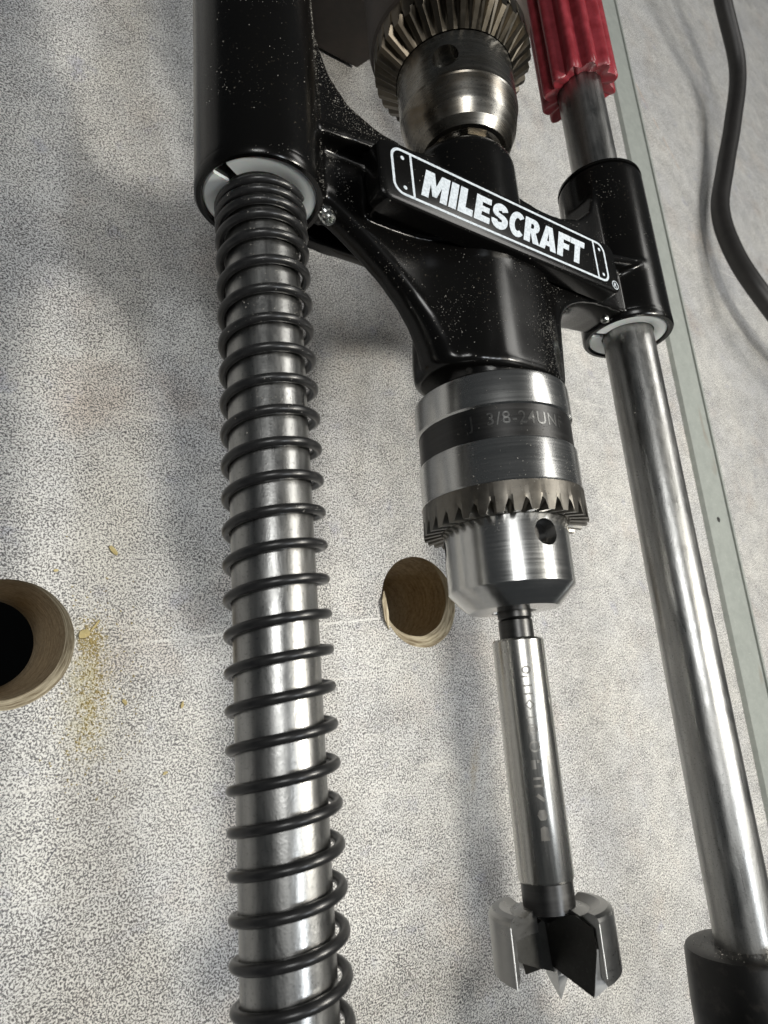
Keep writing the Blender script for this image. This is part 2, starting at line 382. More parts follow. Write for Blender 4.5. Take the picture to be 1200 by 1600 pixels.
# flared lower skirt of the hub: an oval that widens downwards
rg = []
for yy, hw, hz, zc in ((-26.6, 15.6, 10.0, 0), (-25.6, 16.6, 10.9, 0), (-22, 16.6, 11.0, 0), (-16, 15.8, 11.1, 0), (-10, 14.8, 11.2, 0), (-4, 13.4, 11.2, 0), (4, 12.2, 11.2, 0), (20, 11.3, 11.2, 0)):
    rg.append([bm.verts.new((HX+hw*math.copysign(abs(math.cos(t))**.85, math.cos(t)), yy, zc+hz*math.copysign(abs(math.sin(t))**.85, math.sin(t)))) for t in [2*PI*k/64 for k in range(64)]])
for a, b in zip(rg, rg[1:]):
    for k in range(64): bm.faces.new((a[k], a[(k+1) % 64], b[(k+1) % 64], b[k]))
bm.faces.new(rg[0]); bm.faces.new(rg[-1])
# horizontal beam that carries the nameplate, with ribs running out to both collars
hull(bm, [Vector((x, y, z)) for x, z in ((19, 11.2), (83, 11.2), (19, 3), (83, 3)) for y in (.4, 10.4)])
hull(bm, [Vector((x, y, z)) for x, z, ya, yb in ((5, 8.6, 12.2, 14.6), (21, 9.6, 13.0, 16.6), (21, 3, 13, 16.6), (4, 3, 12, 14.6)) for y in (ya, yb)])
hull(bm, [Vector((x, y, z)) for x, z, ya, yb in ((82, 10.6, 9.5, 12.0), (101, 11.0, 14.6, 15.6), (101, 4, 14, 16), (82, 4, 8, 14)) for y in (ya, yb)])
# boss for the set screws
cyl_dir(bm, (8, 8.5, -1), (13.6, 2.2, 1.0), 3.4)
cyl_dir(bm, (S-11.0, 12, 2.2), (S-11.0, .8, 2.2), 3.2)
bmesh.ops.recalc_face_normals(bm, faces=bm.faces)
me = bpy.data.meshes.new('tmp'); bm.to_mesh(me); bm.free()
tmp = bpy.data.objects.new('tmp', me); col.objects.link(tmp)
md = tmp.modifiers.new('r', 'REMESH'); md.mode = 'VOXEL'; md.voxel_size = .42; md.use_smooth_shade = True
md = tmp.modifiers.new('s', 'SMOOTH'); md.factor = .5; md.iterations = 20
me = evaluated(tmp); bpy.data.objects.remove(tmp)
for v in me.vertices: v.co = P(*v.co)
me.name = 'carriage'; carriage = link('carriage', me, 'paint', guide)
for p in me.polygons: p.use_smooth = True

# collar lips and nylon bushings
for cx, g0 in ((0, 163), (S, 205)):
    bm = bmesh.new()
    lathe(bm, cx, 0, [(10.0, 2), (10.0, .3), (10.35, 0), (11.1, 0), (11.42, .45), (11.42, 2)], 96, 'loop')
    build('collar_lip', bm, 'paint', guide, 40)
    bm = bmesh.new()
    lathe(bm, cx, 0, [(RC, 46.2), (RC-.1, 47.0), (10.9, 47.3), (7.0, 47.3), (7.0, 46.2)], 96, 'loop')
    build('collar_lip', bm, 'paint', guide, 40)
    # split bushing: an almost closed ring
    bm = bmesh.new(); n = 90; prof = [(6.6, 3), (6.6, .55), (6.9, .35), (9.6, .35), (9.95, .7), (9.95, 3)]
    a0 = math.radians(g0+4); a1 = math.radians(g0+(346 if cx == 0 else 352)); rings = []
    for k in range(n+1):
        a = a0+(a1-a0)*k/n
        rings.append([bm.verts.new((cx+r*math.cos(a), y, r*math.sin(a))) for r, y in prof])
    m = len(prof)
    for a, b in zip(rings, rings[1:]):
        for k in range(m): bm.faces.new((a[k], a[(k+1) % m], b[(k+1) % m], b[k]))
    bm.faces.new(rings[0]); bm.faces.new(rings[-1])
    build('bushing', bm, 'nylon', guide, 35)

# rods
for cx in (0, S):
    bm = bmesh.new()
    lathe(bm, cx, 0, [(5.6, -158), (6.35, -157), (6.35, 0), (6.35, 150), (5.6, 151)], 128)
    build('guide_rod', bm, 'rod', guide, 35)
# feet and base ring (mostly below the frame)
for cx in (0, S):
    bm = bmesh.new()
    lathe(bm, cx, 0, [(6.36, -143.2), (6.37, -141.05), (6.5, -141.0), (11.2, -141.0), (12.1, -141.3), (12.5, -142.0), (13.0, -151), (13.0, -157.5), (11.5, -160.0), (6.4, -160)], 96, 'loop')
    build('rod_foot', bm, 'foot', guide, 40)
bm = bmesh.new()
prism(bm, [(-16, -160.2), (S+16, -160.2), (S+16, -168), (-16, -168)], -13, 13)
build('base_bar', bm, 'foot', guide, 35)

# coil spring round the near rod
bm = bmesh.new(); pts = []
RW, RS = .76, 7.3
def spring_pt(y, t): return Vector((.38*min(1, abs(y)/40)+RS*math.cos(t), y, RS*math.sin(t)))
# t decreases as y increases; the front crossing (t=pi/2) sits at y = -22 - 5.27 k
pitch = 5.27; n = 26
y = -156.0
t = PI/2 + (-22.0-y)/pitch*2*PI
while y < -1.2:
    pts.append(spring_pt(y, t))
    pc = pitch if y < -15 else (1.9 + (pitch-1.9)*max(0, (-y-4.2))/10.8 if y < -4.2 else 1.95)
    dt = 2*PI/56; t -= dt; y += pc*dt/(2*PI)
tube(bm, pts, RW, 12)
build('coil_spring', bm, 'spring', guide, 60)

# set screws
def screw(name, a, b, r, parent):
    a, b = Vector(a), Vector(b); d = (b-a).normalized(); u = d.orthogonal().normalized(); v = d.cross(u)
    bm = bmesh.new(); rings = []
    prof = [(r*.45, -1.0), (r*.5, 0), (r*.8, .1), (r, -.35), (r*1.0, -.9), (r*.86, -1.15), (r, -1.4), (r*.86, -1.7), (r, -2.0), (r, -(b-a).length)]
    for k, (rr, h) in enumerate(prof):
        n = 24
        rings.append([bm.verts.new(b+d*h+u*(rr*math.cos(2*PI*i/n)*(1 if k > 1 else (1+.12*math.cos(6*2*PI*i/n))))+v*(rr*math.sin(2*PI*i/n)*(1 if k > 1 else (1+.12*math.cos(6*2*PI*i/n))))) for i in range(n)])
    for x_, y_ in zip(rings, rings[1:]):
        for i in range(24): bm.faces.new((x_[i], x_[(i+1) % 24], y_[(i+1) % 24], y_[i]))
    bm.faces.new(rings[0]); bm.faces.new(rings[-1])
    return build(name, bm, 'screw', parent, 35)
screw('set_screw', (10.5, 6, 0), (12.2, -1.6, 3.4), 1.35, guide)
screw('set_screw', (S-12.6, 6, 2.6), (S-12.6, -.1, 2.6), 1.15, guide)

# nameplate: raised block with printed border, brand lettering and rivet dots
PX0, PX1, PY0, PY1, PZ0, PZ1 = 17.0, 84.2, -1.3, 12.0, 9.0, 13.3
bm = bmesh.new()
def rrect(x0, x1, y0, y1, r, n=8):
    o = []
    for cx, cy, a0 in ((x1-r, y1-r, 0), (x0+r, y1-r, 90), (x0+r, y0+r, 180), (x1-r, y0+r, 270)):
        for k in range(n+1):
            a = math.radians(a0+90*k/n); o.append((cx+r*math.cos(a), cy+r*math.sin(a)))
    return o
lv = []
for ins, z, r in ((0, PZ0, 2.6), (0, PZ1-.8, 2.6), (.12, PZ1-.38, 2.5), (.4, PZ1-.1, 2.3), (.8, PZ1, 2.0)):
    lv.append([bm.verts.new((x, yy, z)) for x, yy in rrect(PX0+ins, PX1-ins, PY0+ins, PY1-ins, r)])
for a, b in zip(lv, lv[1:]):
    for k in range(len(a)): bm.faces.new((a[k], a[(k+1) % len(a)], b[(k+1) % len(a)], b[k]))
bm.faces.new(lv[-1]); bm.faces.new(lv[0][::-1])
plate = build('nameplate', bm, 'paint', guide, 25)
ZT = PZ1+.03
bm = bmesh.new()
FX0, FX1, FY0, FY1 = 19.9, 80.4, .55, 10.95
o_ = rrect(FX0, FX1, FY0, FY1, 2.4, 10); i_ = rrect(FX0+.55, FX1-.55, FY0+.55, FY1-.55, 1.9, 10)
for pa, pb in ((ZT, ZT),):
    A = [bm.verts.new((x, yy, ZT)) for x, yy in o_]; Bv = [bm.verts.new((x, yy, ZT)) for x, yy in i_]
    A2 = [bm.verts.new((x, yy, PZ1-.05)) for x, yy in o_]; B2 = [bm.verts.new((x, yy, PZ1-.05)) for x, yy in i_]
    for k in range(len(A)):
        j = (k+1) % len(A)
        bm.faces.new((A[k], A[j], Bv[j], Bv[k])); bm.faces.new((A[k], A2[k], A2[j], A[j])); bm.faces.new((Bv[k], Bv[j], B2[j], B2[k]))
for x in (24.3, 76.3):
    prism(bm, [(x, FY0+.5), (x+.5, FY0+.5), (x+.5, FY1-.5), (x, FY1-.5)], PZ1-.05, ZT+.004)
build('printed_border', bm, 'print', plate, 30)
for x, yy in ((22.6, 9.0), (22.6, 2.4), (78.5, 9.0), (78.5, 2.4)):
    bm = bmesh.new()
    prism(bm, [(x+.42*math.cos(2*PI*k/16), yy+.42*math.sin(2*PI*k/16)) for k in range(16)], PZ1-.05, ZT)
    build('rivet_dot', bm, 'print', plate, 30)

def text_bm(body, size, offset=0, shear=0, space=1, extrude=0.04, res=6):
    cu = bpy.data.curves.new('t', 'FONT'); cu.body = body; cu.size = size; cu.offset = offset
    cu.shear = shear; cu.space_character = space; cu.extrude = extrude; cu.resolution_u = res
    o = bpy.data.objects.new('t', cu); col.objects.link(o)
    me = evaluated(o); bpy.data.objects.remove(o)
    bm = bmesh.new(); bm.from_mesh(me); return bm
def bounds(bm):
    xs = [v.co.x for v in bm.verts]; ys = [v.co.y for v in bm.verts]
    return min(xs), max(xs), min(ys), max(ys)
# brand lettering: heavy slanted capitals drawn as polygons (x 0..w, y 0..10)
def arc(cx, cy, rx, ry, a0, a1, n=10):
    return [(cx+rx*math.cos(math.radians(a0+(a1-a0)*k/n)), cy+ry*math.sin(math.radians(a0+(a1-a0)*k/n))) for k in range(n+1)]
G = {
 'M': (10.2, [[(0,0),(0,10),(3.6,10),(5.1,5.2),(6.6,10),(10.2,10),(10.2,0),(7.4,0),(7.4,5.6),(6.0,1.2),(4.2,1.2),(2.8,5.6),(2.8,0)]]),
 'I': (3.1, [[(0,0),(0,10),(3.1,10),(3.1,0)]]),
 'L': (6.4, [[(0,0),(0,10),(3.1,10),(3.1,2.6),(6.4,2.6),(6.4,0)]]),
 'E': (6.9, [[(0,0),(0,10),(6.8,10),(6.8,7.7),(3.0,7.7),(3.0,6.2),(6.3,6.2),(6.3,4.0),(3.0,4.0),(3.0,2.4),(6.9,2.4),(6.9,0)]]),
 'S': (7.4, [arc(3.7,7.1,3.6,3.15,15,180,10)+arc(3.4,6.6,3.3,2.2,180,262,5)+[(4.0,3.9)]+arc(3.9,3.35,.9,.62,60,-90,5)+arc(3.5,3.4,1.0,.8,-100,-175,4)[:-1]+[(2.6,3.4),(-.1,3.4)]+arc(3.7,3.1,3.8,3.3,185,360,12)+arc(4.0,3.6,3.5,2.4,0,75,5)+[(3.6,6.2)]+arc(3.6,6.8,.85,.55,250,90,5)+arc(3.8,6.8,.8,.7,80,10,3)]),
 'C': (6.7, [arc(3.9,5,3.9,5.2,42,318,24)+arc(4.0,5,1.5,2.7,-52,-308,18)]),
 'R': (7.6, [[(0,0),(0,10),(4.4,10)]+arc(4.4,7.1,2.9,2.9,85,-40,8)+[(5.6,4.6),(7.8,0),(4.6,0),(3.1,3.9),(3.0,3.9),(3.0,0)]]),
 'A': (8.6, [[(0,0),(2.7,10),(6.1,10),(8.8,0),(5.8,0),(5.4,1.7),(3.3,1.7),(2.95,0)]]),
 'F': (6.3, [[(0,0),(0,10),(6.6,10),(6.6,7.6),(3.0,7.6),(3.0,6.0),(6.1,6.0),(6.1,3.7),(3.0,3.7),(3.0,0)]]),
 'T': (7.0, [[(2.1,0),(2.1,7.5),(-.2,7.5),(-.2,10),(7.4,10),(7.4,7.5),(5.1,7.5),(5.1,0)]]),
}
HOLE_ = {'R': [(3.0, 5.9), (4.1, 5.9), (4.5, 6.5), (4.5, 7.4), (4.1, 7.9), (3.0, 7.9)], 'A': [(3.75, 3.7), (4.9, 3.7), (4.35, 7.0)]}
word = 'MILESCRAFT'; kern = {'A': -.6, 'F': .1, 'T': 0}
tw = 0; posx = []
for ch in word:
    tw += kern.get(ch, 0); posx.append(tw); tw += G[ch][0]+.75
tw -= .75
HGT = 6.5; WID = 45.0; sxx = WID/tw; syy = HGT/10
bm = bmesh.new()
for ch, px in zip(word, posx):
    for poly in G[ch][1]:
        loops = [poly]+([HOLE_[ch]] if ch in HOLE_ else [])
        es = []
        b2 = bmesh.new()
        for lp in loops:
            v2 = [b2.verts.new((26.4+(px+x)*sxx+.30*yy*syy-.2, 2.35+yy*syy, ZT)) for x, yy in lp]
            es += [b2.edges.new((v2[k], v2[(k+1) % len(v2)])) for k in range(len(v2))]
        bmesh.ops.triangle_fill(b2, use_beauty=True, use_dissolve=False, edges=es)
        for fc in b2.faces:
            if fc.normal.z < 0: fc.normal_flip()
        mt = bpy.data.meshes.new('x'); b2.to_mesh(mt); b2.free(); bm.from_mesh(mt); bpy.data.meshes.remove(mt)
ex = bmesh.ops.extrude_face_region(bm, geom=bm.faces[:])
top = {g for g in ex['geom'] if isinstance(g, bmesh.types.BMVert)}
for v in bm.verts: v.co.z = ZT if v in top else PZ1-.05
build('brand_lettering', bm, 'print', plate, 30)
# registered mark
bm = text_bm('R', 1.6, .03, 0, 1, .02, 4); x0, x1, y0, y1 = bounds(bm)
for v in bm.verts: v.co.x += 82.2-(x0+x1)/2; v.co.y += .75-(y0+y1)/2; v.co.z = ZT if v.co.z > 0 else PZ1-.05
A = lambda r, z: [bm.verts.new((82.2+r*math.cos(2*PI*k/28), .75+r*math.sin(2*PI*k/28), z)) for k in range(28)]
r1, r2, r3, r4 = A(1.12, ZT), A(.93, ZT), A(1.12, PZ1-.05), A(.93, PZ1-.05)
for k in range(28):
    j = (k+1) % 28
    bm.faces.new((r1[k], r1[j], r2[j], r2[k])); bm.faces.new((r1[k], r3[k], r3[j], r1[j])); bm.faces.new((r2[k], r2[j], r4[j], r4[k]))
build('registered_mark', bm, 'print', plate, 30)

# ---- keyed chuck under the hub
DX = .0145                                   # slight run-out of the spindle
CX0 = HX+.1+DX*26
bm = bmesh.new()
lathe(bm, CX0, 0, [(8, -25.5), (8.5, -28.6), (14.9, -29.2), (15.6, -29.8), (15.75, -30.6), (15.75, -36.2), (15.35, -36.5)], 128, True, DX)
chuck = build('chuck_body', bm, 'chuck', guide, 28)
bm = bmesh.new()
lathe(bm, CX0, 0, [(14, -36.4), (15.35, -36.5), (15.35, -42.9), (14, -43.0)], 128, True, DX)
band = build('chuck_band', bm, 'darksteel', guide, 28)
bm = bmesh.new()
lathe(bm, CX0, 0, [(14, -42.8), (15.6, -42.95), (15.75, -43.3), (15.75, -50.8), (15.95, -51.3), (15.5, -51.4)], 128, True, DX)
build('chuck_collar', bm, 'chuck', guide, 28)
def gear(name, mat, cx, cz, ytop, yrim, yface, ro, ri, nt, depth, dx=0.0, phase=0.0):
    """bevel gear ring: teeth cut radially into the lower outer edge"""
    bm = bmesh.new(); pat = (0, .38, .48, .64, .74)      # tooth flat 0..0.30, flank, groove, flank
    hgt = (1, 1, .25, 0, .25)
    N = nt*len(pat); ang = [2*PI*(k//5+pat[k % 5])/nt+phase for k in range(N)]; hh = [hgt[k % 5] for k in range(N)]
    rings = []
    def ring(fr, fy): rings.append([bm.verts.new((cx+dx*fy(h)+fr(h)*math.cos(a), fy(h), cz+fr(h)*math.sin(a))) for a, h in zip(ang, hh)])
    ring(lambda h: ro-.5, lambda h: ytop+.6)
    ring(lambda h: ro, lambda h: ytop)
    ring(lambda h: ro+.05, lambda h: yrim+(0 if h else 0))
    ring(lambda h: ro+.15-(1-h)*.25, lambda h: yface+depth*(1-h)-.0)
    ring(lambda h: ri+.1, lambda h: yface+.55)
    ring(lambda h: ri-.3, lambda h: yface+1.2)
    for a, b in zip(rings, rings[1:]):
        for k in range(N): bm.faces.new((a[k], a[(k+1) % N], b[(k+1) % N], b[k]))
    bm.faces.new(rings[0]); bm.faces.new(rings[-1])
    return build(name, bm, mat, guide if name == 'gear_ring' else None, 12)
gear('gear_ring', 'tooth', CX0, 0, -51.3, -53.9, -57.0, 15.85, 12.45, 32, 2.5, DX)
bm = bmesh.new()
lathe(bm, CX0-.25, 0, [(10, -54.5), (12.05, -55.5), (12.05, -68.6), (11.9, -68.9), (8.6, -72.4), (4.2, -72.7), (4.0, -71.6), (2.0, -71.6)], 128, True, DX)
sleeve = build('chuck_sleeve', bm, 'chuck', guide, 24)
def radial(az, r, y, cx=CX0-.25): a = math.radians(az); return Vector((cx+DX*y+r*math.cos(a), y, r*math.sin(a)))
def cutter(az, y, r0, r1, rad, cx=CX0-.25, cz=0):
    bm = bmesh.new(); cyl_dir(bm, radial(az, r0, y, cx)+Vector((0,0,cz)), radial(az, r1, y, cx)+Vector((0,0,cz)), rad, 40)
    o = build('cut', bm, None, None, None); return o
for az in (97, 217): boolean_cut(sleeve, cutter(az, -60.0, 8.6, 14, 2.5))
for az in (97, 217):
    bm = bmesh.new(); d0 = radial(az, 8.62, -60.0); d1 = radial(az, 9.0, -60.0); cyl_dir(bm, d0, d1, 2.5, 40)
    build('key_hole', bm, 'darksteel', sleeve, 30)
for k in range(3):
    a = math.radians(136+120*k)
    bm = bmesh.new()
    rr = 2.55
    pts_ = [Vector((CX0-.25+DX*y_+math.cos(a+da)*r_, y_, math.sin(a+da)*r_)) for da, r_ in ((-.9, rr), (.9, rr), (-.55, 4.1), (.55, 4.1)) for y_ in (-70, -71.5)]
    hull(bm, pts_); build('chuck_jaw', bm, 'darksteel', guide, 20)
# stamped marking on the dark band, wrapped on the cylinder
bm = text_bm('J  3/8-24UNF', 3.5, .012, 0, 1.12, .05, 5); x0, x1, y0, y1 = bounds(bm)
for v in bm.verts:
    u = (v.co.x-x0)*.92; h = v.co.y-(y0+y1)/2; r = 15.40 if v.co.z > 0 else 15.30
    a = math.radians(152)-u/15.4
    v.co = Vector((CX0+DX*(-39.7)+r*math.cos(a), -39.6+h, r*math.sin(a)))
M['stamp'] = steel('stamped_mark_steel', (.19, .19, .185), .3, (900, 900, 900), 1, 0, .6)
build('stamped_marking', bm, 'stamp', band, 30, recalc=False)
rebase(guide, (HX, -160, -60))

# ------------------------------------------------------------------ forstner bit held in the chuck
bit = thing('forstner_bit', (HX, -136, 0), 'steel forstner bit with worn etched shank and curved cutters, gripped in the lower chuck', 'drill bit')
BX = CX0-.25
bm = bmesh.new()
lathe(bm, BX, 0, [(3.2, -70), (3.2, -73.8), (2.95, -74.1), (3.2, -74.4), (3.2, -77.6), (3.5, -78.0)], 64, True, DX)
build('shank_neck', bm, 'darksteel', bit, 30)
bm = bmesh.new()
lathe(bm, BX, 0, [(3.3, -77.7), (4.4, -77.8), (4.76, -78.2), (4.76, -118.0), (4.6, -118.4), (4.2, -118.5)], 96, True, DX)
shank = build('shank', bm, 'shank', bit, 28)
bm = bmesh.new()
lathe(bm, BX, 0, [(4.2, -118.3), (4.42, -118.5), (4.42, -123.0), (3.0, -123.5), (1.7, -124.6), (1.3, -131.5)], 64, True, DX)
build('bit_core', bm, 'darksteel', bit, 30)
BXh = BX+DX*(-128)
def cylp(r, az, y): a = math.radians(az); return (BXh+r*math.cos(a), y, r*math.sin(a))
def wing(a0, a1):
    """curved rim cutter: a sector of a tube wall whose dished shoulder runs in to the core"""
    bm = bmesh.new(); n = 26; rings = []
    for k in range(n+1):
        t = k/n; az = a0+(a1-a0)*t
        tip = -1.2*t
        lf = 0
        prof = [(3.6, -122.2), (4.8, -122.3), (6.6, -122.9+lf), (8.4, -122.1+lf), (9.6, -122.3), (10.15, -122.7), (10.4, -123.2), (10.4, -132.0-tip), (10.25, -132.0-tip), (9.35, -131.0-tip*.5), (9.25, -125.6), (6, -125.4), (3.6, -125.6)]
        rings.append([bm.verts.new(cylp(r, az, y)) for r, y in prof])
    m = len(rings[0])
    for a, b in zip(rings, rings[1:]):
        for k in range(m): bm.faces.new((a[k], a[(k+1) % m], b[(k+1) % m], b[k]))
    bm.faces.new(rings[0]); bm.faces.new(rings[-1])
    return build('rim_cutter', bm, 'cutter', bit, 11)
wing(174, 262); wing(90, -6)
def slab(pts_, d, name, mat, ang=20):
    bm = bmesh.new(); d = Vector(d)
    a = [bm.verts.new(v) for v in pts_]; b = [bm.verts.new(v+d) for v in pts_]; n = len(pts_)
    bm.faces.new(a); bm.faces.new(b[::-1])
    for k in range(n): bm.faces.new((a[k], a[(k+1) % n], b[(k+1) % n], b[k]))
    return build(name, bm, mat, bit, ang)
M['oxide'] = steel('black_oxide_steel', (.050, .050, .048), .42, (500, 500, 500), .6, .1, .2)
def lifter(s_):
    def q(r, az, y): return Vector(cylp(r, az+s_, y))
    back = Vector((math.cos(math.radians(-30+s_)), 0, math.sin(math.radians(-30+s_))))*1.6
    slab([q(2.4, 120, -122.6), q(6.5, 96, -122.9), q(9.3, 92, -124.2), q(9.3, 92, -127.6), q(7.6, 94, -134.0), q(1.6, 160, -131.0), q(1.6, 170, -126)], back, 'chip_lifter', 'oxide')
    bm = bmesh.new()
    hull(bm, [q(9.35, 91.5, -127.0), q(7.7, 93.5, -134.15), q(9.9, 80, -132.0), q(9.9, 84, -127.6), q(8.2, 80, -131.0)])
    build('ground_edge', bm, 'cutedge', bit, 15)
    slab([q(1.2, 175, -124.0), q(9.0, 176, -125.4), q(9.0, 177, -128.6), q(5.4, 172, -130.2), q(1.0, 150, -132.0)], back*.5, 'throat_web', 'oxide')
    bm = bmesh.new(); tube(bm, [q(10.38, 90.3, -123.4), q(10.38, 90.3, -130.9)], .11, 8); build('cutting_lip', bm, 'cutedge', bit, 40)
    bm = bmesh.new(); tube(bm, [q(10.38, 353.8, -123.4), q(10.38, 353.8, -132.2)], .12, 8); build('cutting_lip', bm, 'cutedge', bit, 40)
lifter(0); lifter(180)
bm = bmesh.new()
hull(bm, [Vector((BXh, -136.3, 0))]+[Vector(cylp(1.9, az, -132.4)) for az in (46, 136, 226, 316)]+[Vector(cylp(1.6, az, -129)) for az in (46, 136, 226, 316)])
build('center_spur', bm, 'cutedge', bit, 15)
# worn etching on the shank: pale patch with dark remains of lettering, wrapped on the cylinder
M['etchlight'] = steel('frosted_etch', (.47, .46, .43), .24, (900, 60, 900), .8, .2, .4)
M['etchdark'] = steel('dark_etch', (.15, .145, .135), .34, (900, 300, 900), .6, .2, .6)
def wrap(polys, name, mat, rad):
    bm = bmesh.new()
    for poly in polys:
        # poly in (y mm, arc mm); subdivided fan so it follows the cylinder
        es = []; vs = [bm.verts.new((u, v, 0)) for v, u in poly]
        bm.faces.new(vs)
    for _ in range(1):
        bmesh.ops.triangulate(bm, faces=bm.faces[:])
        bmesh.ops.subdivide_edges(bm, edges=bm.edges[:], cuts=3, use_grid_fill=True)
    for v in bm.verts:
        u, yy = v.co.x, v.co.y; a = math.radians(127)-u/4.76
        v.co = Vector((BX+DX*yy+rad*math.cos(a), yy, rad*math.sin(a)))
    bmesh.ops.recalc_face_normals(bm, faces=bm.faces)
    for fc in bm.faces:
        c_ = fc.calc_center_median(); 
        if fc.normal.dot(Vector((c_.x-BX-DX*c_.y, 0, c_.z))) < 0: fc.normal_flip()
    return build(name, bm, mat, shank, 60, recalc=False)
def disc(y, u, ry, ru, n=14): return [(y+ry*math.sin(2*PI*k/n), u+ru*math.cos(2*PI*k/n)) for k in range(n)]
def ring_(y, u, ry, ru, n=14, t=.30): return [[(y+ry*math.sin(2*PI*k/n), u+ru*math.cos(2*PI*k/n)), (y+ry*math.sin(2*PI*(k+1)/n), u+ru*math.cos(2*PI*(k+1)/n)),
    (y+(ry-t)*math.sin(2*PI*(k+1)/n), u+(ru-t)*math.cos(2*PI*(k+1)/n)), (y+(ry-t)*math.sin(2*PI*k/n), u+(ru-t)*math.cos(2*PI*k/n))] for k in range(n)]
def bar(y0, u0, y1, u1): return [[(y0, u0), (y0, u1), (y1, u1), (y1, u0)]]
glyphs = (ring_(-83.6, .2, .75, .85) + bar(-84.6, -.9, -84.9, .3) + bar(-86.2, -.8, -86.5, .9) + bar(-87.6, -.8, -87.9, .9) + ring_(-89.6, .1, .95, .95, 4, .34)
    + bar(-91.6, -.8, -91.9, .9) + ring_(-93.8, .05, .95, .95) + [disc(-93.8, .05, .45, .42)] + ring_(-96.6, .05, .95, .95) + bar(-98.8, -.9, -100.3, -.1) + bar(-98.8, .15, -99.3, .9)
    + bar(-101.6, -.9, -102.0, .9) + bar(-102.8, -.9, -103.2, .9) + bar(-102.0, .5, -102.8, .9) + [[(-104.6, -.8), (-104.2, -.3), (-105.2, .9), (-105.6, .5)]] + [disc(-107.6, .0, .95, .9, 6)] + [[(-109.6, -.6), (-109.3, 0), (-109.6, .6), (-111.6, .75), (-111.6, -.75)]])  # the last pointed shape paints in a dark reflection on the shank
wrap(glyphs, 'etched_characters', 'etchdark', 4.775)
rebase(bit, (BX, -138, 0))

# ------------------------------------------------------------------ power drill with its old chuck (above the hub)
drill = thing('power_drill', (52, 100, -20), 'dark brown power drill whose tarnished keyed chuck grips the guide spindle', 'power drill')
UX = 52.0; UZ = .6
bm = bmesh.new()
lathe(bm, UX, UZ, [(5.6, 34.5), (6.2, 33.6), (8.8, 32.7), (9.8, 32.9), (11.3, 34.6), (12.5, 37.2), (12.75, 37.9), (13.75, 42.9), (13.9, 43.3), (13.9, 54.5), (12, 55.5)], 128, True)
us = build('chuck_sleeve', bm, 'oldchuck', drill, 9)
c_ = math.radians(141)
bm = bmesh.new(); cyl_dir(bm, (UX+math.cos(c_)*10.2, 48.2, UZ+math.sin(c_)*10.2), (UX+math.cos(c_)*16, 48.2, UZ+math.sin(c_)*16), 3.0, 40)
boolean_cut(us, build('cut', bm, None, None, None))
bm = bmesh.new(); lathe(bm, UX, UZ, [(5.7, 32.0), (5.7, 31.9), (3.6, 32.1), (3.6, 33.0)], 64, 'loop'); build('chuck_mouth', bm, 'darksteel', drill, 30)
for k in range(3):
    a = math.radians(96+120*k); bm = bmesh.new()
    hull(bm, [Vector((UX+math.cos(a+da)*r_, y_, UZ+math.sin(a+da)*r_)) for da, r_ in ((-.8, 3.3), (.8, 3.3), (-.4, 5.4), (.4, 5.4)) for y_ in (36, 31.0)])
    build('chuck_jaw', bm, 'oldtooth', drill, 20)
g = gear('gear_teeth', 'oldtooth', UX, UZ, 66.0, 60.5, 54.2, 18.7, 13.95, 36, 3.2); g.name = 'gear_ring'; g.parent = drill
# gear face leans back: move its outer rim up
for v in g.data.vertices:
    p_ = v.co; r_ = math.hypot(p_.x*1000-UX, p_.z*1000-ZG-UZ)
    if p_.y*1000 < 60.4: v.co.y += max(0, (r_-14.2))*.0009
bm = bmesh.new()
lathe(bm, UX, UZ, [(15, 60), (19.3, 64.5), (19.6, 66), (19.6, 92), (21, 96), (24, 104), (27, 112), (27, 190), (24, 200)], 96)
build('drill_nose', bm, 'drillbody', drill, 30)
bm = bmesh.new()
lathe(bm, UX+1, UZ+1, [(26, 108), (31, 113), (33, 118), (33, 260), (27, 275)], 64); build('motor_housing', bm, 'drillbody', drill, 30)
bm = bmesh.new()
hull(bm, [Vector((UX+sx*15, y_, z_)) for sx in (-1, 1) for y_, z_ in ((112, -5), (180, -5), (122, -50), (126, -58), (190, -58))]); build('handle', bm, 'drillbody', drill, 30)
bm = bmesh.new()
cyl_dir(bm, (HX, 26, 0), (HX+.3, 40, 0), 3.3, 48)
sp_ = build('spindle', bm, 'shank', drill, 30)
rebase(drill, (UX, 230, -58))
sp_.name = 'spindle'

# ------------------------------------------------------------------ red ribbed sleeve on the far rod
bm = bmesh.new(); rings = []; NR = 12; N = NR*8
ylev = [(0, 83.2), (0, 81.3), (.35, 80.8), (1, 80.6), (1, 81.1), (1, 83.3), (1, 90), (1, 104), (1, 134)]
for li, (kf, y_) in enumerate(ylev):
    rg = []
    for k in range(N):
        a = 2*PI*k/N; rib = .5+.5*math.cos(NR*a); rib = rib**.75
        ro = 9.2+1.9*rib
        r_ = (6.5 if li < 2 else (8.2 if li == 2 else ro-(.45 if li == 3 else 0)))
        jag_ = (noise.noise(Vector((math.cos(a)*3, math.sin(a)*3, 2.0)))*.9+noise.noise(Vector((math.cos(a)*9, math.sin(a)*9, 5.0)))*.5) if li < 6 else 0
        lean = -1.0*math.cos(a-math.radians(235)) if li < 6 else 0
        rg.append(bm.verts.new((S+.2-.4*0+r_*math.cos(a)-.25, y_+jag_+lean-(rib*.5 if li in (3, 4) else 0), r_*math.sin(a)-.1)))
    rings.append(rg)
for a, b in zip(rings, rings[1:]):
    for k in range(N): bm.faces.new((a[k], a[(k+1) % N], b[(k+1) % N], b[k]))
bm.faces.new(rings[-1]); 
grip = build('grip_sleeve', bm, 'red', None, 50)
tag(grip, 'red ribbed vinyl sleeve pushed onto the top of the right hand rod', 'sleeve')

